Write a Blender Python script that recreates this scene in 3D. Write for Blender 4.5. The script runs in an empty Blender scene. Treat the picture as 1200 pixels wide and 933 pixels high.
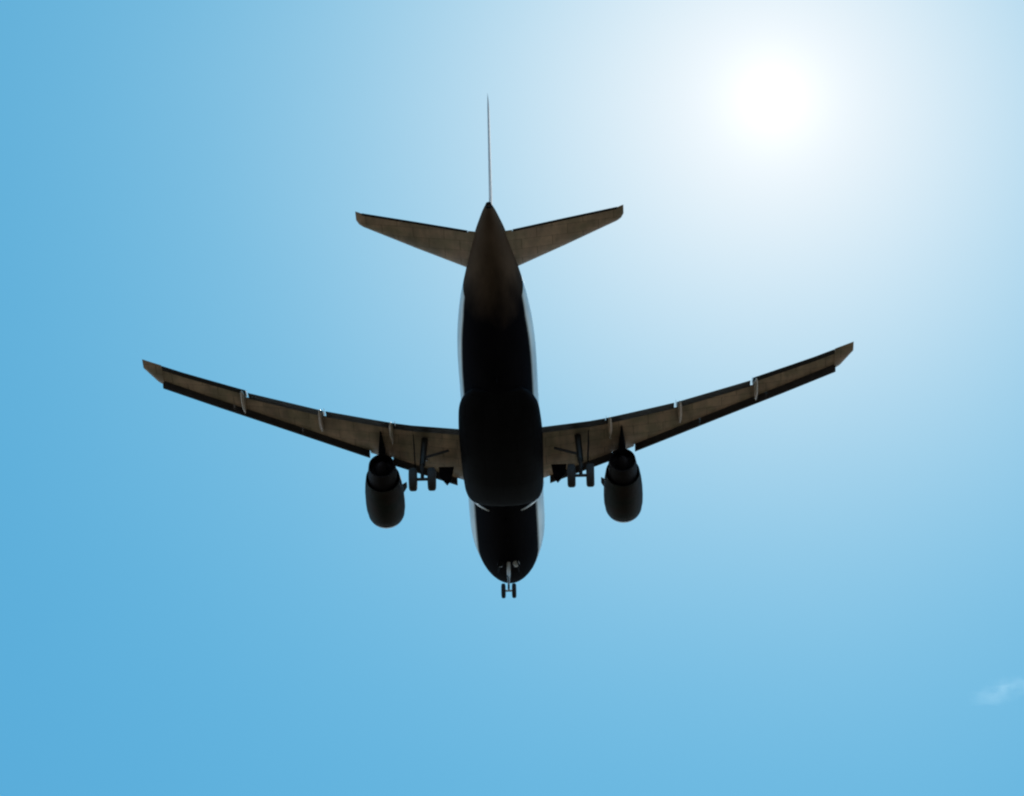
import bpy, bmesh, math, random
from mathutils import Vector, Matrix
random.seed(4)
sc = bpy.context.scene
C = sc.collection
R = math.radians

# ------------------------------------------------------------ camera pose
# Airliner frame: x right wing, y forward (nose at y=0, stations run aft as -y), z up.
PITCH = R(3.0)
ea, eb, ec = 0.5203, -0.0260, -0.0118
DIST = 250.0
FPX = 5958.975            # focal length in pixels of a 1200 px wide frame
CX, CY = 586.95, 486.17
d = Vector((math.cos(ea)*math.sin(eb), math.cos(ea)*math.cos(eb), math.sin(ea)))
r = d.cross(Vector((0, 0, 1))).normalized()
u = r.cross(d)
r2 = math.cos(ec)*r + math.sin(ec)*u
u2 = -math.sin(ec)*r + math.cos(ec)*u
def ray(px, py):
    return (d + r2*((px-CX)/FPX) - u2*((py-CY)/FPX)).normalized()
cam_local = Vector((0, -16, 0)) - d*DIST
ROT = Matrix.Rotation(PITCH, 4, 'X')
fwd = ray(600, 466.5)
rgt = (r2 - fwd*r2.dot(fwd)).normalized()
up = rgt.cross(fwd)
rw, uw, fw = (ROT.to_3x3() @ v for v in (rgt, up, fwd))
CAM = Vector((0, 0, 1.7))
cd = bpy.data.cameras.new('camera'); cam = bpy.data.objects.new('camera', cd); C.objects.link(cam)
cam.matrix_world = Matrix((( rw.x, uw.x, -fw.x, CAM.x), (rw.y, uw.y, -fw.y, CAM.y), (rw.z, uw.z, -fw.z, CAM.z), (0, 0, 0, 1)))
cd.sensor_width = 36; cd.sensor_fit = 'HORIZONTAL'; cd.lens = FPX/1200*36
cd.clip_start = 0.5; cd.clip_end = 60000
sc.camera = cam
PLANE = Matrix.Translation(CAM - ROT.to_3x3() @ cam_local) @ ROT     # airliner frame -> world

# ------------------------------------------------------------ sun and sky
sund = (ROT.to_3x3() @ ray(905, 115)).normalized()
SUN_EL = math.asin(sund.z); SUN_AZ = math.atan2(sund.x, sund.y)
w = bpy.data.worlds.new('World'); sc.world = w; w.use_nodes = True
nt = w.node_tree; N = nt.nodes; L = nt.links; N.clear()
def nd(t, **k):
    n = N.new(t)
    for a, b in k.items(): setattr(n, a, b)
    return n
def mth(op, a, b=None, c=None):
    n = nd('ShaderNodeMath', operation=op)
    for i, v in enumerate((a, b, c)):
        if v is None: continue
        if isinstance(v, (int, float)): n.inputs[i].default_value = v
        else: L.new(v, n.inputs[i])
    return n.outputs[0]
sky = nd('ShaderNodeTexSky', sky_type='NISHITA', sun_disc=False, sun_elevation=SUN_EL, sun_rotation=SUN_AZ,
         air_density=1.0, dust_density=0.6, ozone_density=2.0, altitude=0)
tint = nd('ShaderNodeMix', data_type='RGBA', blend_type='MULTIPLY'); tint.inputs[0].default_value = 1
L.new(sky.outputs[0], tint.inputs[6]); tint.inputs[7].default_value = (0.210, 0.88, 1.39, 1)
evn = nd('ShaderNodeMix', data_type='RGBA'); evn.inputs[0].default_value = 0.72; L.new(tint.outputs[2], evn.inputs[6]); evn.inputs[7].default_value = (1.95, 8.35, 14.0, 1)
# circumsolar glare of the air: brightness falls with the angle from the sun
tc = nd('ShaderNodeTexCoord')
dot = nd('ShaderNodeVectorMath', operation='DOT_PRODUCT')
L.new(tc.outputs['Generated'], dot.inputs[0]); dot.inputs[1].default_value = sund
nz = nd('ShaderNodeTexNoise'); nz.inputs['Scale'].default_value = 9; nz.inputs['Detail'].default_value = 3
L.new(tc.outputs['Generated'], nz.inputs['Vector'])
ang = mth('ARCCOSINE', mth('MINIMUM', dot.outputs['Value'], 1.0))
rp = mth('MULTIPLY', ang, FPX)
rp = mth('MULTIPLY', rp, mth('MULTIPLY_ADD', nz.outputs[0], 0.10, 0.95))
comb = nd('ShaderNodeCombineColor')
for i, (s_, p_) in enumerate(((395, 1.4), (450, 1.4), (440, 1.45))):
    L.new(mth('EXPONENT', mth('MULTIPLY', mth('POWER', mth('DIVIDE', rp, s_), p_), -1.0)), comb.inputs[i])
SKY_STR = 0.05
AUR = 1.0/SKY_STR
one = nd('ShaderNodeVectorMath', operation='SUBTRACT'); one.inputs[0].default_value = (1, 1, 1); L.new(comb.outputs[0], one.inputs[1])
base = nd('ShaderNodeVectorMath', operation='MULTIPLY'); L.new(evn.outputs[2], base.inputs[0]); L.new(one.outputs[0], base.inputs[1])
core = mth('MULTIPLY', mth('EXPONENT', mth('MULTIPLY', mth('POWER', mth('DIVIDE', rp, 42.0), 1.2), -1.0)), 0.25*AUR)
glo = nd('ShaderNodeVectorMath', operation='MULTIPLY'); L.new(comb.outputs[0], glo.inputs[0]); glo.inputs[1].default_value = (AUR*0.93, AUR*0.97, AUR*1.0)
s1 = nd('ShaderNodeVectorMath', operation='ADD'); L.new(base.outputs[0], s1.inputs[0]); L.new(glo.outputs[0], s1.inputs[1])
s2 = nd('ShaderNodeVectorMath', operation='ADD'); L.new(s1.outputs[0], s2.inputs[0]); L.new(core, s2.inputs[1])
# pale haze of the lowest air, added under the frame to brighten the fuselage sides
sepz = nd('ShaderNodeSeparateXYZ'); L.new(tc.outputs['Generated'], sepz.inputs[0])
hzf = mth('EXPONENT', mth('MULTIPLY', mth('POWER', mth('DIVIDE', mth('ABSOLUTE', sepz.outputs[2]), 0.19), 2.0), -1.0))
hzn = nd('ShaderNodeVectorMath', operation='SCALE'); hzn.inputs[0].default_value = (1.5*AUR, 1.5*AUR, 1.42*AUR); L.new(hzf, hzn.inputs['Scale'])
s3 = nd('ShaderNodeVectorMath', operation='ADD'); L.new(s2.outputs[0], s3.inputs[0]); L.new(hzn.outputs[0], s3.inputs[1]); s2 = s3
bg = nd('ShaderNodeBackground'); bg.inputs[1].default_value = SKY_STR; L.new(s2.outputs[0], bg.inputs[0])
out = nd('ShaderNodeOutputWorld'); L.new(bg.outputs[0], out.inputs[0])

sl = bpy.data.lights.new('sun', 'SUN'); so = bpy.data.objects.new('sun', sl); C.objects.link(so)
sl.energy = 3.0; sl.angle = R(0.5); sl.color = (1, 0.95, 0.87)
so.rotation_euler = (-sund).to_track_quat('-Z', 'Y').to_euler()
so.location = (0, 0, 300)

sc.view_settings.view_transform = 'Standard'; sc.view_settings.look = 'None'
sc.view_settings.exposure = 0; sc.view_settings.gamma = 1; sc.view_settings.use_curve_mapping = False
sc.render.engine = 'CYCLES'
sc.cycles.filter_width = 2.2
sc.render.resolution_x = 1024; sc.render.resolution_y = 796

# ------------------------------------------------------------ materials
def mat(name, col, rough=0.5, metal=0.0, var=0.0, scale=1.0, coat=0.0, streak=False, panels=None, mottle=None):
    m = bpy.data.materials.new(name); m.use_nodes = True
    t = m.node_tree; b = t.nodes['Principled BSDF']
    b.inputs['Base Color'].default_value = (*col, 1); b.inputs['Roughness'].default_value = rough
    b.inputs['Metallic'].default_value = metal; b.inputs['Coat Weight'].default_value = coat
    src = None
    if var:
        tcn = t.nodes.new('ShaderNodeTexCoord'); mp = t.nodes.new('ShaderNodeMapping')
        mp.inputs['Scale'].default_value = (1, 0.22, 1) if streak else (1, 1, 1)
        t.links.new(tcn.outputs['Object'], mp.inputs[0])
        n = t.nodes.new('ShaderNodeTexNoise'); n.inputs['Scale'].default_value = scale; n.inputs['Detail'].default_value = 6
        n.inputs['Roughness'].default_value = 0.65
        t.links.new(mp.outputs[0], n.inputs['Vector'])
        mr = t.nodes.new('ShaderNodeMapRange'); mr.inputs[1].default_value = 0.3; mr.inputs[2].default_value = 0.7
        mr.inputs[3].default_value = 1-var; mr.inputs[4].default_value = 1+var
        t.links.new(n.outputs[0], mr.inputs[0])
        mx = t.nodes.new('ShaderNodeMix'); mx.data_type = 'RGBA'; mx.blend_type = 'MULTIPLY'; mx.inputs[0].default_value = 1
        mx.inputs[6].default_value = (*col, 1); t.links.new(mr.outputs[0], mx.inputs[7]); src = mx.outputs[2]
        if mottle:
            mx0 = t.nodes.new('ShaderNodeMix'); mx0.data_type = 'RGBA'
            n2 = t.nodes.new('ShaderNodeTexNoise'); n2.inputs['Scale'].default_value = 0.9; n2.inputs['Detail'].default_value = 4
            t.links.new(tcn.outputs['Object'], n2.inputs['Vector'])
            m3 = t.nodes.new('ShaderNodeMapRange'); m3.inputs[1].default_value = 0.4; m3.inputs[2].default_value = 0.62
            t.links.new(n2.outputs[0], m3.inputs[0]); t.links.new(m3.outputs[0], mx0.inputs[0])
            mx0.inputs[6].default_value = (*col, 1); mx0.inputs[7].default_value = (*mottle, 1)
            t.links.new(mx0.outputs[2], mx.inputs[6])
        if panels:
            br = t.nodes.new('ShaderNodeTexBrick'); br.inputs['Scale'].default_value = panels
            br.inputs['Mortar Size'].default_value = 0.012; br.inputs['Color1'].default_value = (1, 1, 1, 1)
            br.inputs['Color2'].default_value = (0.86, 0.86, 0.86, 1); br.inputs['Mortar'].default_value = (0.35, 0.33, 0.3, 1)
            br.inputs['Brick Width'].default_value = 1.3; br.inputs['Row Height'].default_value = 0.7
            t.links.new(tcn.outputs['Object'], br.inputs['Vector'])
            m2 = t.nodes.new('ShaderNodeMix'); m2.data_type = 'RGBA'; m2.blend_type = 'MULTIPLY'; m2.inputs[0].default_value = 1
            t.links.new(src, m2.inputs[6]); t.links.new(br.outputs[0], m2.inputs[7]); src = m2.outputs[2]
        t.links.new(src, b.inputs['Base Color'])
        r3 = t.nodes.new('ShaderNodeMapRange'); r3.inputs[3].default_value = max(0.05, rough-0.12); r3.inputs[4].default_value = min(1, rough+0.15)
        t.links.new(n.outputs[0], r3.inputs[0]); t.links.new(r3.outputs[0], b.inputs['Roughness'])
    return m
M_wing = mat('wing_paint', (0.50, 0.36, 0.27), 0.5, var=0.35, scale=1.6, streak=True, panels=0.9, mottle=(0.32, 0.26, 0.18))
M_edge = mat('slat_metal', (0.045, 0.04, 0.042), 0.45, 0.2, var=0.3, scale=3)
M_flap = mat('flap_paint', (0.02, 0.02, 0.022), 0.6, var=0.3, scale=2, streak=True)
M_pale = mat('lip_glint_paint', (0.75, 0.76, 0.77), 0.35, var=0.12, scale=3, coat=0.3)  # for the strips that paint light along the fairing edge
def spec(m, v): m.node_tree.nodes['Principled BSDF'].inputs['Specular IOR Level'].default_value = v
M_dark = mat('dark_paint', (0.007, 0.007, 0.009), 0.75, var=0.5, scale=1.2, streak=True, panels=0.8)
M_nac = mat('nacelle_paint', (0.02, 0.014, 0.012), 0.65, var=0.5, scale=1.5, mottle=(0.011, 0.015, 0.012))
pass
M_lip = mat('intake_lip_metal', (0.10, 0.10, 0.10), 0.3, 0.8, var=0.15, scale=4)
M_noz = mat('nozzle_metal', (0.012, 0.01, 0.012), 0.7, 0.0, var=0.4, scale=4)
M_tyre = mat('tyre_rubber', (0.018, 0.018, 0.02), 0.8, var=0.3, scale=8)
M_rim = mat('wheel_metal', (0.4, 0.4, 0.42), 0.4, 0.6, var=0.2, scale=8)
M_gear = mat('gear_paint', (0.02, 0.02, 0.02), 0.45, var=0.3, scale=6)
M_gdark = mat('greased_gear_metal', (0.035, 0.035, 0.038), 0.5, 0.3, var=0.3, scale=6)
M_white = mat('white_gear_paint', (0.8, 0.79, 0.77), 0.4, var=0.15, scale=8)
M_fin = mat('fin_paint', (0.42, 0.44, 0.46), 0.8, var=0.15, scale=1)
M_fin.node_tree.nodes['Principled BSDF'].inputs['Specular IOR Level'].default_value = 0.1
spec(M_dark, .04); spec(M_nac, .08); spec(M_flap, .15); spec(M_edge, .15); spec(M_noz, .1)
M_glass = mat('window_glass', (0.02, 0.025, 0.03), 0.08)
# fuselage: pale sides over a dark belly, turning brown-grey under the tail cone
def fuselage_mat():
    m = bpy.data.materials.new('fuselage_paint'); m.use_nodes = True
    t = m.node_tree; b = t.nodes['Principled BSDF']; nn = t.nodes.new; lk = t.links.new
    tcn = nn('ShaderNodeTexCoord'); sp = nn('ShaderNodeSeparateXYZ'); lk(tcn.outputs['Object'], sp.inputs[0])
    n = nn('ShaderNodeTexNoise'); n.inputs['Scale'].default_value = 1.1; n.inputs['Detail'].default_value = 7
    mp = nn('ShaderNodeMapping'); mp.inputs['Scale'].default_value = (1, 0.25, 1); lk(tcn.outputs['Object'], mp.inputs[0]); lk(mp.outputs[0], n.inputs[0])
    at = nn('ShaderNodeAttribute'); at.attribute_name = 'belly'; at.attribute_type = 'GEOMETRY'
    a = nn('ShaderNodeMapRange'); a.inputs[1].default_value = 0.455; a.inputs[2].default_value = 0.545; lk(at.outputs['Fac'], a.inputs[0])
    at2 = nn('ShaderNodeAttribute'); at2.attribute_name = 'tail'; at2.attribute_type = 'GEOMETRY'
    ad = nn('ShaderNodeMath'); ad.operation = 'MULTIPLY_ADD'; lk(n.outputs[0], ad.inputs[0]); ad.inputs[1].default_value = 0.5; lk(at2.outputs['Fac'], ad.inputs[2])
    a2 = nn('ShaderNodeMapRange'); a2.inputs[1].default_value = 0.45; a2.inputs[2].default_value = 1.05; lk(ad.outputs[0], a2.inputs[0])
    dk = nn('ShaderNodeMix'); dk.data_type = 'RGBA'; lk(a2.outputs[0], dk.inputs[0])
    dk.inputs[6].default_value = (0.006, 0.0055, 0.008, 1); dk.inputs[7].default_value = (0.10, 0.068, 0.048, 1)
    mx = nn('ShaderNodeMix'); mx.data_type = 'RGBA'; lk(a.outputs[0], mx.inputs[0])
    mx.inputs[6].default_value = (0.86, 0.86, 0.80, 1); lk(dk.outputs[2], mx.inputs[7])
    mr = nn('ShaderNodeMapRange'); mr.inputs[1].default_value = 0.3; mr.inputs[2].default_value = 0.7
    mr.inputs[3].default_value = 0.7; mr.inputs[4].default_value = 1.15; lk(n.outputs[0], mr.inputs[0])
    m2 = nn('ShaderNodeMix'); m2.data_type = 'RGBA'; m2.blend_type = 'MULTIPLY'; m2.inputs[0].default_value = 1
    lk(mx.outputs[2], m2.inputs[6]); lk(mr.outputs[0], m2.inputs[7])
    lk(m2.outputs[2], b.inputs['Base Color']); rg = nn('ShaderNodeMath'); rg.operation = 'MULTIPLY_ADD'; lk(a.outputs[0], rg.inputs[0]); rg.inputs[1].default_value = 0.5; rg.inputs[2].default_value = 0.45; lk(rg.outputs[0], b.inputs['Roughness'])
    iv = nn('ShaderNodeMath'); iv.operation = 'SUBTRACT'; iv.inputs[0].default_value = 1; lk(a.outputs[0], iv.inputs[1])
    cw = nn('ShaderNodeMath'); cw.operation = 'MULTIPLY'; lk(iv.outputs[0], cw.inputs[0]); cw.inputs[1].default_value = 0.3
    lk(cw.outputs[0], b.inputs['Coat Weight']); b.inputs['Coat Roughness'].default_value = 0.3
    sp2 = nn('ShaderNodeMath'); sp2.operation = 'MULTIPLY_ADD'; lk(iv.outputs[0], sp2.inputs[0]); sp2.inputs[1].default_value = 0.45; sp2.inputs[2].default_value = 0.03
    lk(sp2.outputs[0], b.inputs['Specular IOR Level'])
    return m
M_fus = fuselage_mat()

# ------------------------------------------------------------ helpers
ORG = Vector((0, -16.0, -4.1))       # root origin: on the line of the main wheels' lowest points
def mk(name, verts, faces, m, parent, sharp=35):
    me = bpy.data.meshes.new(name)
    me.from_pydata([Vector(v)-ORG for v in verts], [], faces)
    bm = bmesh.new(); bm.from_mesh(me); bmesh.ops.recalc_face_normals(bm, faces=bm.faces); bm.to_mesh(me); bm.free()
    me.materials.append(m)
    for p in me.polygons: p.use_smooth = True
    me.set_sharp_from_angle(angle=R(sharp))
    o = bpy.data.objects.new(name, me); C.objects.link(o)
    if parent: o.parent = parent
    return o
class G:
    def __init__(s): s.v = []; s.f = []
    def loft(s, rings, cap=True, closed=True):
        b = len(s.v); n = len(rings[0])
        for q in rings: s.v += [tuple(p) for p in q]
        for i in range(len(rings)-1):
            for j in range(n if closed else n-1):
                k = (j+1) % n
                s.f.append((b+i*n+j, b+i*n+k, b+(i+1)*n+k, b+(i+1)*n+j))
        if cap:
            s.f.append(tuple(b+j for j in range(n))); s.f.append(tuple(b+(len(rings)-1)*n+j for j in reversed(range(n))))
        return s
    def lathe(s, prof, c, axis='Y', n=32, cap=True):
        rings = []
        for (h, rad) in prof:
            q = []
            for i in range(n):
                t = 2*math.pi*i/n; a, bb = rad*math.cos(t), rad*math.sin(t)
                q.append((c[0]+a, c[1]+h, c[2]+bb) if axis == 'Y' else (c[0]+h, c[1]+a, c[2]+bb))
            rings.append(q)
        return s.loft(rings, cap)
    def tube(s, a, b, ra, rb=None, n=12):
        a = Vector(a); b = Vector(b); rb = ra if rb is None else rb
        z = (b-a).normalized(); x = z.orthogonal().normalized(); y = z.cross(x)
        return s.loft([[c+x*math.cos(2*math.pi*i/n)*rr+y*math.sin(2*math.pi*i/n)*rr for i in range(n)] for c, rr in ((a, ra), (b, rb))])
    def slab(s, pts, nrm, t):
        nrm = Vector(nrm).normalized()*t/2
        return s.loft([[Vector(p)-nrm for p in pts], [Vector(p)+nrm for p in pts]])
    def build(s, name, m, parent, sharp=35): return mk(name, s.v, s.f, m, parent, sharp)
def lerp(tab, x):
    if x <= tab[0][0]: return tab[0][1:]
    for a, b in zip(tab, tab[1:]):
        if x <= b[0]:
            t = (x-a[0])/(b[0]-a[0])
            return tuple(p+(q-p)*t for p, q in zip(a[1:], b[1:]))
    return tab[-1][1:]
def smooth_tab(tab, x):
    # Catmull-Rom through a table
    i = 0
    while i < len(tab)-2 and x > tab[i+1][0]: i += 1
    p0 = tab[max(i-1, 0)]; p1 = tab[i]; p2 = tab[i+1]; p3 = tab[min(i+2, len(tab)-1)]
    h = p2[0]-p1[0]; t = min(max((x-p1[0])/h, 0), 1)
    res = []
    for k in range(1, len(p1)):
        m1 = (p2[k]-p0[k])/(p2[0]-p0[0])*h; m2 = (p3[k]-p1[k])/(p3[0]-p1[0])*h
        res.append((2*t**3-3*t**2+1)*p1[k]+(t**3-2*t**2+t)*m1+(-2*t**3+3*t**2)*p2[k]+(t**3-t**2)*m2)
    return res
AF = [(1.0, .02), (.9, .22), (.75, .48), (.6, .74), (.45, .93), (.32, 1.0), (.2, .92), (.1, .68), (.04, .43), (.01, .2), (0, 0)]
def foil(x, le, te, z, t, twist=0.0, cut0=0.0, cut1=1.0):
    """closed section at span x between chord fractions cut0..cut1; upper then lower"""
    c = te-le; q = []
    fr = [f for f, _ in AF if cut0 < f < cut1]
    fr = [cut1]+fr+[cut0]
    def th(f):
        for a, b in zip(AF, AF[1:]):
            if b[0] <= f <= a[0]: return b[1]+(a[1]-b[1])*(f-b[0])/(a[0]-b[0])
        return 0
    for f in fr: q.append((x, -(le+c*f), z+0.6*t*c*th(f)+twist*c*(f-.4)))
    for f in reversed(fr): q.append((x, -(le+c*f), z-0.4*t*c*th(f)-.003+twist*c*(f-.4)))
    return q

# ------------------------------------------------------------ ground (lights the underside from below)
gm = bpy.data.materials.new('ground_dry_grass'); gm.use_nodes = True
t = gm.node_tree; b = t.nodes['Principled BSDF']; b.inputs['Roughness'].default_value = 0.95
n1 = t.nodes.new('ShaderNodeTexNoise'); n1.inputs['Scale'].default_value = 0.02; n1.inputs['Detail'].default_value = 10
n1c = t.nodes.new('ShaderNodeTexCoord'); t.links.new(n1c.outputs['Object'], n1.inputs[0])
cr = t.nodes.new('ShaderNodeValToRGB'); t.links.new(n1.outputs[0], cr.inputs[0]); t.links.new(cr.outputs[0], b.inputs[0])
cr.color_ramp.elements[0].position = .35; cr.color_ramp.elements[0].color = (0.085, 0.06, 0.033, 1)
cr.color_ramp.elements[1].position = .65; cr.color_ramp.elements[1].color = (0.17, 0.12, 0.07, 1)
gme = bpy.data.meshes.new('ground'); S = 12000
gv = []; gf = []; NG = 48
for i in range(NG+1):
    for j in range(NG+1):
        x = (i/NG-.5)*2; y = (j/NG-.5)*2; x = S*x*abs(x); y = S*y*abs(y)
        dd = math.hypot(x, y)
        gv.append((x, y, min(dd/3000, 1)*2.0*math.sin(x*.004)*math.cos(y*.003)))
for i in range(NG):
    for j in range(NG):
        a = i*(NG+1)+j; gf.append((a, a+NG+1, a+NG+2, a+1))
gme.from_pydata(gv, [], gf); gme.materials.append(gm)
go = bpy.data.objects.new('ground', gme); C.objects.link(go); go['kind'] = 'structure'

# ------------------------------------------------------------ the airliner
root = bpy.data.objects.new('passenger_jet', None); C.objects.link(root)
root.matrix_world = PLANE @ Matrix.Translation(ORG)
root.empty_display_size = 3
root['label'] = 'twin-engine passenger jet flying overhead with wheels down, dark belly against blue sky'
root['category'] = 'airplane'

# fuselage: station, centre z, half width, top, bottom
RF = 1.90
FT = [(0.0, -.58, .03, -.55, -.61), (0.12, -.56, .33, -.24, -.88), (0.45, -.5, .68, .1, -1.14), (1.0, -.45, 1.02, .5, -1.4),
      (1.8, -.3, 1.36, 1.05, -1.66), (2.8, -.15, 1.62, 1.62, -1.85), (4.0, -.05, 1.82, 1.95, -1.98), (5.4, 0, RF, 2.05, -2.04),
      (8, 0, RF, 2.06, -2.06), (14, 0, RF, 2.06, -2.06), (20.5, 0, RF, 2.06, -2.04), (22.5, .02, 1.88, 2.06, -1.88), (24.5, .15, 1.79, 2.05, -1.52),
      (26.5, .38, 1.58, 2.03, -1.05), (28.3, .60, 1.28, 1.99, -.56), (30, .82, 0.97, 1.92, -.08), (31.3, .97, .72, 1.80, .32),
      (32.2, 1.08, .50, 1.64, .64), (32.95, 1.15, .31, 1.48, .86), (33.4, 1.19, .17, 1.36, 1.02)]
def fus_ring(s, n=96, off=0.0):
    zc, hw, top, bot = smooth_tab(FT, s); q = []
    for i in range(n):
        t = 2*math.pi*i/n; sn = math.sin(t)
        q.append(((hw+off)*math.cos(t), -s, zc+((top-zc+off) if sn > 0 else (zc-bot+off))*sn))
    return q
ss = [0, .03, .07, .12, .2, .3, .45, .7, 1, 1.4, 1.8, 2.3, 2.8, 3.4, 4, 4.7, 5.4, 6.5]+[8+i*1.0 for i in range(13)]+[20.5+i*.2 for i in range(62)]+[32.9, 33.15, 33.3, 33.4]
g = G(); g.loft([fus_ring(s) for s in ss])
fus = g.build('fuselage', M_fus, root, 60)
# paint layout stored per vertex: 'belly' crosses 0.5 at the paint line, 'tail' rises towards the cone
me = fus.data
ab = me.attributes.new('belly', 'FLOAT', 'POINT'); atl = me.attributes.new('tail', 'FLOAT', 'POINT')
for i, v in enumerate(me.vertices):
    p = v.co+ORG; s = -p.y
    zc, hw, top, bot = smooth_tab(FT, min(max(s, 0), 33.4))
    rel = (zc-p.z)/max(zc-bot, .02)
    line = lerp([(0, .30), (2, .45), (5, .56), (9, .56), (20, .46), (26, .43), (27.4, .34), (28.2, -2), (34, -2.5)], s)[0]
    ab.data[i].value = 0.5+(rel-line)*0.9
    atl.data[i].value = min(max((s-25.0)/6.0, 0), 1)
g = G(); g.lathe([(0, .16), (-.18, .14), (-.18, .11), (-.02, .10)], (0, -33.36, 1.19), n=20, cap=False); g.build('tail_exhaust', M_noz, root)
# cockpit and cabin windows
for sgn in (-1, 1):
    for (s0, s1, za, zb) in ((1.55, 2.15, .55, .98), (2.22, 2.85, .62, 1.12), (2.92, 3.4, .68, 1.1)):
        def sk(s, z):
            zc, hw, top, bot = smooth_tab(FT, s); k = min(max((z-zc)/(top-zc), -1), 1)
            return (sgn*(hw*math.sqrt(max(1-k*k, 0))+.012), -s, z+.006)
        g = G(); a, b_, c_, d_ = sk(s0, za), sk(s1, za), sk(s1, zb), sk(s0, min(zb, za+.34))
        g.slab([a, b_, c_, d_], (Vector(b_)-Vector(a)).cross(Vector(c_)-Vector(a)), .02); g.build('cockpit_window', M_glass, fus)
    k = 0
    s = 5.9
    while s < 27:
        if not (13.6 < s < 14.0):
            zc, hw, top, bot = smooth_tab(FT, s); z = .52; kk = z/top
            xx = hw*math.sqrt(1-kk*kk)+.004
            g = G(); pts = [(sgn*xx, -s+.11*math.cos(a)*1.0, z+.17*math.sin(a)) for a in [2*math.pi*i/10 for i in range(10)]]
            g.slab(pts, (1, 0, 0), .012); g.build('cabin_window', M_glass, fus)
        s += .533
# belly antennas and beacon
for (s, h) in ((7.2, .32), (22.6, .28), (9.0, .2)):
    g = G(); z0 = smooth_tab(FT, s)[3]
    g.slab([(0, -s+.22, z0+.05), (0, -s-.2, z0+.05), (0, -s-.24, z0-h), (0, -s-.08, z0-h)], (1, 0, 0), .04)
    g.build('blade_antenna', M_dark, fus)

# wing-body fairing
WT = [(10.35, 1.55, -1.5, -1.95), (10.6, 1.78, -.9, -2.16), (11.0, 1.92, -.55, -2.3), (12, 1.99, -.3, -2.46), (13.5, 2.03, -.3, -2.58), (16.5, 2.05, -.4, -2.6),
      (18.5, 2.0, -.7, -2.5), (19.8, 1.9, -1.0, -2.32), (20.9, 1.6, -1.3, -2.08), (21.6, 1.2, -1.6, -1.96)]
def fair_ring(s, n=40):
    hw, top, bot = smooth_tab(WT, s); q = []
    zc = max(top-.25, bot+.5) if s < 20 else (top+bot)/2
    zc = (top*.55+bot*.45)
    for i in range(n):
        t = 2*math.pi*i/n; c, s_ = math.cos(t), math.sin(t); e = .85
        q.append((hw*math.copysign(abs(c)**e, c), -s, zc+((top-zc) if s_ > 0 else (zc-bot))*math.copysign(abs(s_)**e, s_)))
    return q
g = G(); g.loft([fair_ring(10.35+(21.6-10.35)*i/44) for i in range(45)])
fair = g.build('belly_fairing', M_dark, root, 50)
# pale strips standing in for light spilling over the fairing's front edge, in two arcs that thin out under the belly
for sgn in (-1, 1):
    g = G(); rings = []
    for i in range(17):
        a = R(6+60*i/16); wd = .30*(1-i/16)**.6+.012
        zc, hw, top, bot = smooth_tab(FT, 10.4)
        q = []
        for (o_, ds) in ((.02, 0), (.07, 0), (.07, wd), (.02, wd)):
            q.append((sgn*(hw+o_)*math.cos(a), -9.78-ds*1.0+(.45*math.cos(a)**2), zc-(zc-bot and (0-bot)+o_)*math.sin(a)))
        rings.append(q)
    g.loft(rings); g.build('lip_glint', M_pale, fair)

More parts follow.
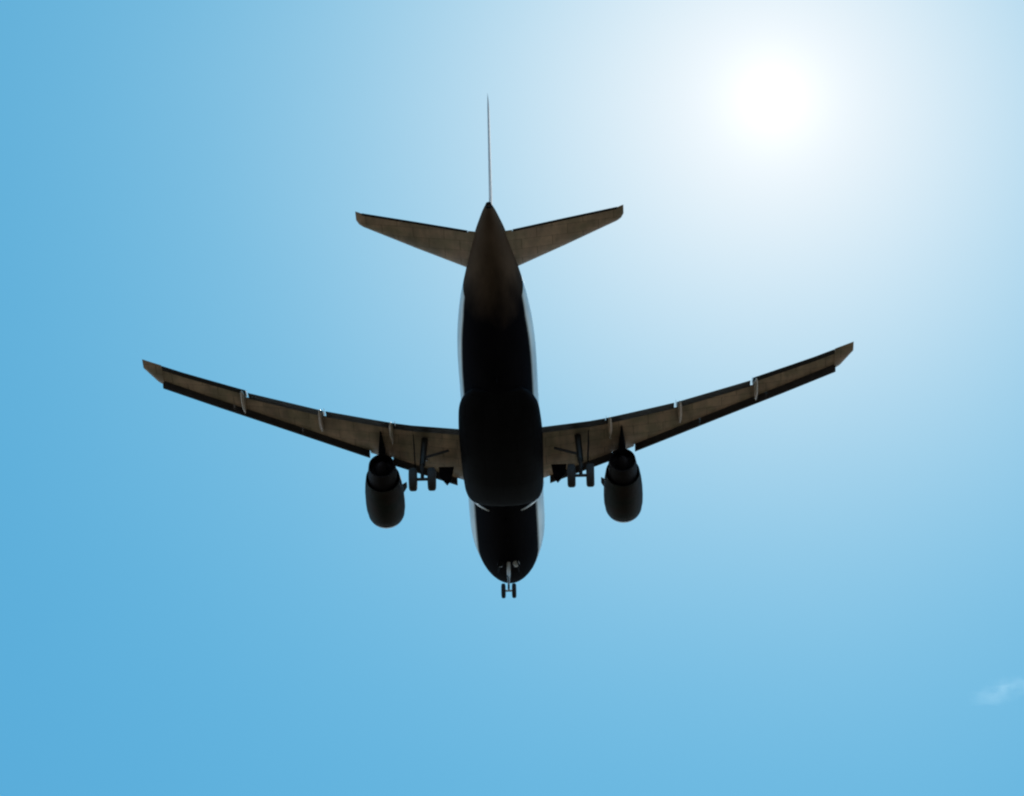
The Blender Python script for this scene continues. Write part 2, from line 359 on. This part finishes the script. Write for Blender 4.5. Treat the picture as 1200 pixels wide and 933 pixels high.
def dih(x): return -1.3+(x-2)*.13
TEt = [(1.2, 17.2), (4.7, 17.12), (6.3, 17.38), (8.6, 17.8), (12.3, 18.95), (15.2, 20.12), (17.25, 21.1)]
LEt = [(1.2, 11.1), (6.6, 13.65), (10.8, 15.85), (14.0, 17.5), (16.5, 18.85), (17.25, 20.3)]
FLAPC = 0.55          # projected length that flaps and ailerons add behind the fixed wing
SLAT = 0.42
BAYS = (5.15, 8.58, 12.3)
def te(x): return lerp(TEt, x)[0]
def le(x): return lerp(LEt, x)[0]
def tc_(x): return lerp([(1.2, .145), (6.5, .118), (17.2, .105)], x)[0]
for sgn in (-1, 1):
    def mir(q): return [(sgn*p[0], p[1], p[2]) for p in q]
    xs = [1.2, 1.9, 3, 4.2]
    for bx_ in BAYS: xs += [bx_-.075, bx_-.074, bx_+.055, bx_+.056]
    xs += [5.5, 5.52, 6.5, 6.52, 7.2, 9.4, 10.3, 11.2, 13.2, 14.2, 15.2, 16.2, 16.3, 16.32, 16.6, 16.85, 17.1, 17.22]
    xs = sorted(set(xs))
    rings = []
    for x in xs:
        T = te(x)-(.44 if x < 16.31 else 0)
        for bx_ in BAYS:
            if bx_-.0745 < x < bx_+.0555: T -= (0 if bx_ < 6 else .26)
        Lx = le(x)+(SLAT if x < 16.31 else 0)
        if 5.51 < x < 6.51: Lx -= .22
        tt = tc_(x)
        if x > 16.9: tt *= .75
        rings.append(mir(foil(x, Lx, T, dih(x), tt)))
    g = G(); g.loft(rings); wing = g.build('wing', M_wing, root, 40)
    # slats, drooped forward of the fixed leading edge
    for (xa, xb) in ((2.3, 5.42), (6.55, 9.77), (9.775, 13.02), (13.025, 16.38)):
        g = G(); rings = []
        for i in range(5):
            x = xa+(xb-xa)*i/4; L0 = le(x); z = dih(x)-.10; ch = .62 if x > 6 else .72
            q = [(x, -(L0-.02), z-.10), (x, -(L0+.02), z-.02), (x, -(L0+.14), z+.07), (x, -(L0+.34), z+.15), (x, -(L0+ch), z+.19),
                 (x, -(L0+.38), z+.09), (x, -(L0+.28), z-.04), (x, -(L0+.24), z-.16), (x, -(L0+.08), z-.17)]
            rings.append(mir(q))
        g.loft(rings); g.build('slat', M_edge, wing, 30)
    # flaps, lowered behind the fixed trailing edge, in panels that meet at the track fairings
    edges = ((2.02, BAYS[0]-.02), (BAYS[0], BAYS[1]-.075), (BAYS[1]+.055, BAYS[2]-.075))
    for (xa, xb) in edges:
        g = G(); rings = []
        for i in range(5):
            x = xa+(xb-xa)*i/4; s0 = te(x)-.66; z = dih(x)-.06; ch = .98
            a = R(14); q = []
            for f, h in ((0, 0), (.05, .06), (.2, .10), (.45, .085), (.75, .045), (1, .006), (1, -.006), (.7, -.015), (.3, -.035), (.06, -.04)):
                q.append((x, -(s0+ch*f*math.cos(a)+h*math.sin(a)), z-ch*f*math.sin(a)+h*math.cos(a)))
            rings.append(mir(q))
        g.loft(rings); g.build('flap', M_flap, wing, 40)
    g = G(); rings = []
    for i in range(5):
        x = BAYS[2]+.055+(16.305-BAYS[2]-.055)*i/4; s0 = te(x)-.43; z = dih(x); ch = te(x)-s0
        rings.append(mir([(x, -s0, z+.05), (x, -(s0+ch), z+.01-.03), (x, -(s0+ch), z-.05), (x, -s0, z-.035)]))
    g.loft(rings); g.build('aileron', M_flap, wing, 40)
    # canoe-shaped flap track fairings hanging under the trailing edge
    for bx_ in BAYS:
        x = bx_+.2; s0 = te(x); z = dih(x); rings = []
        for (ds, rr, dz) in ((-2.1, .01, -.16), (-1.9, .07, -.19), (-1.5, .13, -.24), (-1.0, .17, -.28), (-.4, .17, -.30), (.1, .14, -.36), (.5, .08, -.47), (.75, .015, -.56)):
            rings.append(mir([(x+rr*.62*math.cos(a), -(s0+ds), z+dz+rr*1.2*math.sin(a)) for a in [2*math.pi*i/14 for i in range(14)]]))
        g = G(); g.loft(rings); g.build('flap_track_fairing', M_wing, wing, 60)
        g = G(); x2 = bx_+.02
        g.slab(mir([(x2, -(s0-.62), z-.07), (x2, -(s0-.30), z-.16), (x2, -(s0+.0), z-.20), (x2, -(s0-.05), z-.02), (x2, -(s0-.6), z+.02)]), (1, 0, 0), .03)
        g.build('flap_track', M_white, wing)

    # engine
    ex = 5.92; ez = -2.12
    g = G()
    prof_out = [(-10.05, .78), (-10.10, .84), (-10.3, .91), (-10.8, .965), (-11.4, .975), (-12.3, .96), (-13.1, .91), (-13.75, .84)]
    prof_in = [(-13.75, .82), (-13.2, .81), (-12.3, .80), (-11.2, .79), (-10.6, .74), (-10.25, .73), (-10.1, .76), (-10.05, .80)]
    g.lathe(prof_out+prof_in, (sgn*ex, 0, ez), n=48, cap=False)
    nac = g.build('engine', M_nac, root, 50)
    g = G(); g.lathe([(-10.04, .77), (-10.08, .845), (-10.24, .90), (-10.24, .91), (-10.06, .86), (-10.02, .78)], (sgn*ex, 0, ez), n=48, cap=False); g.build('intake_lip', M_lip, nac)
    g = G(); g.lathe([(-11.2, .78), (-11.22, .78)], (sgn*ex, 0, ez), n=32); g.build('fan', M_noz, nac)
    g = G(); g.lathe([(-12.6, .74), (-13.6, .73), (-14.3, .71), (-14.85, .65), (-14.85, .61), (-14.3, .60)], (sgn*ex, 0, ez+.06), n=36); g.build('core_cowl', M_noz, nac, 50)
    g = G(); g.lathe([(-14.2, .40), (-14.7, .30), (-15.0, .16), (-15.15, .02)], (sgn*ex, 0, ez+.06), n=24); g.build('exhaust_cone', M_noz, nac, 60)
    g = G(); rings = []
    for (s, zb, zt, hw) in ((10.9, -1.15, -1.02, .05), (11.6, -1.25, -.88, .16), (12.6, -1.4, -.78, .2), (13.6, -1.55, -.8, .2), (14.6, -1.6, -.82, .19), (15.3, -1.35, -.86, .12), (16.2, -1.0, -.88, .03)):
        rings.append([(sgn*ex-hw, -s, zb), (sgn*ex-hw*.9, -s, zt), (sgn*ex+hw*.9, -s, zt), (sgn*ex+hw, -s, zb), (sgn*ex, -s, zb-.04)])
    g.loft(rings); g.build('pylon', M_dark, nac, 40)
    g = G(); g.slab([(sgn*(ex-.86), -10.9, ez+.62), (sgn*(ex-.86), -11.9, ez+.62), (sgn*(ex-1.08), -11.85, ez+.78), (sgn*(ex-1.08), -11.3, ez+.78)], (.6, 0, .8), .03)
    g.build('nacelle_strake', M_nac, nac)

    # main landing gear
    gx = 3.87; gs = 16.0; az = -3.52
    g = G(); g.tube((sgn*3.75, -gs+.05, -1.25), (sgn*gx, -gs, -2.75), .17, .15); g.tube((sgn*gx, -gs, -2.75), (sgn*gx, -gs, az+.02), .095)
    g.tube((sgn*(gx-.62), -gs, az), (sgn*(gx+.62), -gs, az), .08); gear = g.build('main_gear', M_gear, root, 40)
    g = G(); g.tube((sgn*gx, -gs, -2.35), (sgn*2.6, -gs+.35, -1.75), .07); g.tube((sgn*gx, -gs-.05, -2.4), (sgn*3.7, -gs+1.5, -1.6), .06); g.build('brace', M_gdark, gear)
    g = G(); g.tube((sgn*gx, -gs-.16, -2.7), (sgn*gx, -gs-.48, -3.05), .035); g.tube((sgn*gx, -gs-.48, -3.05), (sgn*gx, -gs-.12, az+.05), .035); g.build('torque_link', M_gdark, gear)
    for ox in (-.46, .46):
        g = G(); pr = [(-.19, .30), (-.20, .46), (-.17, .54), (-.10, .58), (.10, .58), (.17, .54), (.20, .46), (.19, .30)]
        g.lathe(pr+[(.10, .28), (-.10, .28)], (sgn*gx+ox, -gs, az), axis='X', n=36, cap=False); wh = g.build('wheel', M_tyre, gear, 40)
        g = G(); g.lathe([(-.15, .30), (-.11, .27), (-.09, .10), (-.14, .08), (.14, .08), (.09, .10), (.11, .27), (.15, .30)], (sgn*gx+ox, -gs, az), axis='X', n=24); g.build('rim', M_rim, wh)
    g = G(); g.slab([(sgn*(gx+.42), -gs+.55, -1.35), (sgn*(gx+.42), -gs-.55, -1.3), (sgn*(gx+.35), -gs-.42, -2.75), (sgn*(gx+.35), -gs+.42, -2.8)], (1, 0, .05), .05)
    g.build('gear_door', M_dark, gear)
    # inner door hanging at the belly side of the wheel well
    g = G(); g.slab([(sgn*2.40, -gs+2.1, -1.7), (sgn*3.15, -gs+2.1, -1.7), (sgn*3.1, -gs+1.9, -2.35), (sgn*2.72, -gs+1.7, -2.95), (sgn*2.52, -gs+1.8, -2.6)], (0, 1, 0.1), .09)
    g.build('bay_door', M_dark, gear)

    # tailplane
    rings = []
    for (x, l0, t0) in ((.4, 27.9, 31.45), (1.02, 28.2, 31.48), (1.04, 28.22, 31.48), (3.5, 29.68, 31.9), (5.93, 31.2, 32.25), (5.95, 31.22, 32.25), (6.12, 31.4, 32.35), (6.24, 31.75, 32.4)):
        rings.append(mir(foil(x, l0, t0-.02+(.14 if x > 5.94 or x < 1.03 else 0), .85+.125*x, .095 if x < 6 else .06)))
    g = G(); g.loft(rings); hs = g.build('tailplane', M_wing, root, 40)
    rings = []
    for (x, t0) in ((1.05, 31.48), (3.5, 31.88), (5.95, 32.25)):
        z = .85+.125*x; rings.append(mir([(x, -t0, z+.025), (x, -(t0+.14), z+.012), (x, -(t0+.14), z-.006), (x, -t0, z-.03)]))
    g = G(); g.loft(rings); g.build('elevator', M_flap, hs)

# fin and rudder
def vsec(z, l0, t0, th, a=0, b=1):
    c = t0-l0; q = []
    fr = [f for f, _ in AF if a < f < b]; fr = [b]+fr+[a]
    def hh(f):
        for p, p2 in zip(AF, AF[1:]):
            if p2[0] <= f <= p[0]: return p2[1]+(p[1]-p2[1])*(f-p2[0])/(p[0]-p2[0])
        return 0
    for f in fr: q.append((th*hh(f)+.004, -(l0+c*f), z))
    for f in reversed(fr): q.append((-th*hh(f)-.004, -(l0+c*f), z))
    return q
FS = [(1.5, 25.8, 32.2, .085), (2.3, 27.3, 32.35, .075), (4.5, 29.2, 32.75, .06), (7.3, 31.35, 33.25, .045), (7.5, 31.6, 33.28, .035)]
g = G(); g.loft([vsec(z, a, b_, t_, 0, .7) for z, a, b_, t_ in FS]); fin = g.build('tail_fin', M_fin, root, 45)
g = G(); g.loft([vsec(z, a, b_, t_, .705, 1) for z, a, b_, t_ in FS[1:]]); g.build('rudder', M_fin, fin, 45)

# nose gear
ns = 4.53; nz_ = -3.73
g = G(); g.tube((0, -ns+.25, -1.7), (0, -ns+.05, -2.95), .10, .09); g.tube((0, -ns+.05, -2.95), (0, -ns, nz_+.02), .06)
g.tube((-.36, -ns, nz_), (.36, -ns, nz_), .05); ng = g.build('nose_gear', M_white, root, 40)
g = G(); g.tube((0, -ns+.1, -2.75), (0, -ns+1.1, -1.9), .045); g.build('brace', M_gdark, ng)
g = G(); g.tube((-.07, -ns-.1, -2.9), (0, -ns-.34, -3.2), .03); g.tube((0, -ns-.34, -3.2), (0, -ns-.05, nz_+.1), .03); g.build('torque_link', M_gdark, ng)
for ox in (-.27, .27):
    g = G(); pr = [(-.10, .18), (-.11, .28), (-.09, .35), (-.05, .38), (.05, .38), (.09, .35), (.11, .28), (.10, .18), (.05, .17), (-.05, .17)]
    g.lathe(pr, (ox, -ns, nz_), axis='X', n=32, cap=False); wh = g.build('wheel', M_tyre, ng, 40)
    g = G(); g.lathe([(-.08, .19), (-.06, .16), (-.05, .06), (.05, .06), (.06, .16), (.08, .19)], (ox, -ns, nz_), axis='X', n=20); g.build('rim', M_rim, wh)
for sgn in (-1, 1):
    g = G(); g.slab([(sgn*.42, -ns+.75, -1.95), (sgn*.42, -ns-.25, -2.0), (sgn*.56, -ns-.2, -2.42), (sgn*.56, -ns+.7, -2.36)], (1, 0, .3), .035)
    g.build('gear_door', M_dark, ng)
for (x, z) in ((.40, -2.16), (-.42, -2.16)):
    g = G(); g.lathe([(0, .17), (.10, .15), (.18, .04)], (x, -ns+.02, z), n=18); lp = g.build('glint_disc', M_white if x > 0 else M_gear, ng)  # white right disc paints the glint by the nose gear door

# ------------------------------------------------------------ small wisp of cloud beyond, low on the right
cdir = (ROT.to_3x3() @ ray(1172, 810)).normalized()
CD = 6000.0
cc = CAM+cdir*CD
bm = bmesh.new(); bmesh.ops.create_icosphere(bm, subdivisions=4, radius=1)
for v in bm.verts:
    p = v.co.copy(); k = 1+.22*math.sin(3.1*p.x+1)*math.cos(4.3*p.y)+.15*math.sin(7*p.z+2*p.x)
    v.co = Vector((p.x*44*k, p.y*30*k, p.z*17*k))
cm = bpy.data.meshes.new('cloud'); bm.to_mesh(cm); bm.free()
vm = bpy.data.materials.new('cloud_vapour'); vm.use_nodes = True
t = vm.node_tree; t.nodes.clear()
pv = t.nodes.new('ShaderNodeVolumePrincipled'); om = t.nodes.new('ShaderNodeOutputMaterial'); t.links.new(pv.outputs[0], om.inputs['Volume'])
pv.inputs['Color'].default_value = (.80, .96, 1, 1); pv.inputs['Anisotropy'].default_value = 0.35
tcn = t.nodes.new('ShaderNodeTexCoord'); nn = t.nodes.new('ShaderNodeTexNoise'); nn.inputs['Scale'].default_value = .045; nn.inputs['Detail'].default_value = 5
t.links.new(tcn.outputs['Object'], nn.inputs[0])
gr = t.nodes.new('ShaderNodeVectorMath'); gr.operation = 'MULTIPLY'; gr.inputs[1].default_value = (1/46, 1/32, 1/18); t.links.new(tcn.outputs['Object'], gr.inputs[0])
ln = t.nodes.new('ShaderNodeVectorMath'); ln.operation = 'LENGTH'; t.links.new(gr.outputs[0], ln.inputs[0])
fall = t.nodes.new('ShaderNodeMapRange'); fall.inputs[1].default_value = 1.0; fall.inputs[2].default_value = .1; fall.inputs[3].default_value = 0; fall.inputs[4].default_value = 1
t.links.new(ln.outputs['Value'], fall.inputs[0])
rm = t.nodes.new('ShaderNodeMapRange'); rm.inputs[1].default_value = .46; rm.inputs[2].default_value = .85; t.links.new(nn.outputs[0], rm.inputs[0])
mu = t.nodes.new('ShaderNodeMath'); mu.operation = 'MULTIPLY'; t.links.new(fall.outputs[0], mu.inputs[0]); t.links.new(rm.outputs[0], mu.inputs[1])
mu2 = t.nodes.new('ShaderNodeMath'); mu2.operation = 'MULTIPLY'; t.links.new(mu.outputs[0], mu2.inputs[0]); mu2.inputs[1].default_value = .022
t.links.new(mu2.outputs[0], pv.inputs['Density'])
cm.materials.append(vm)
co = bpy.data.objects.new('cloud', cm); C.objects.link(co); co.location = cc
hz = math.atan2(cdir.x, cdir.y)
co.rotation_euler = (math.asin(cdir.z), R(-12), -hz)
co['label'] = 'faint thin wisp of white cloud low in the blue sky'
co['category'] = 'cloud'
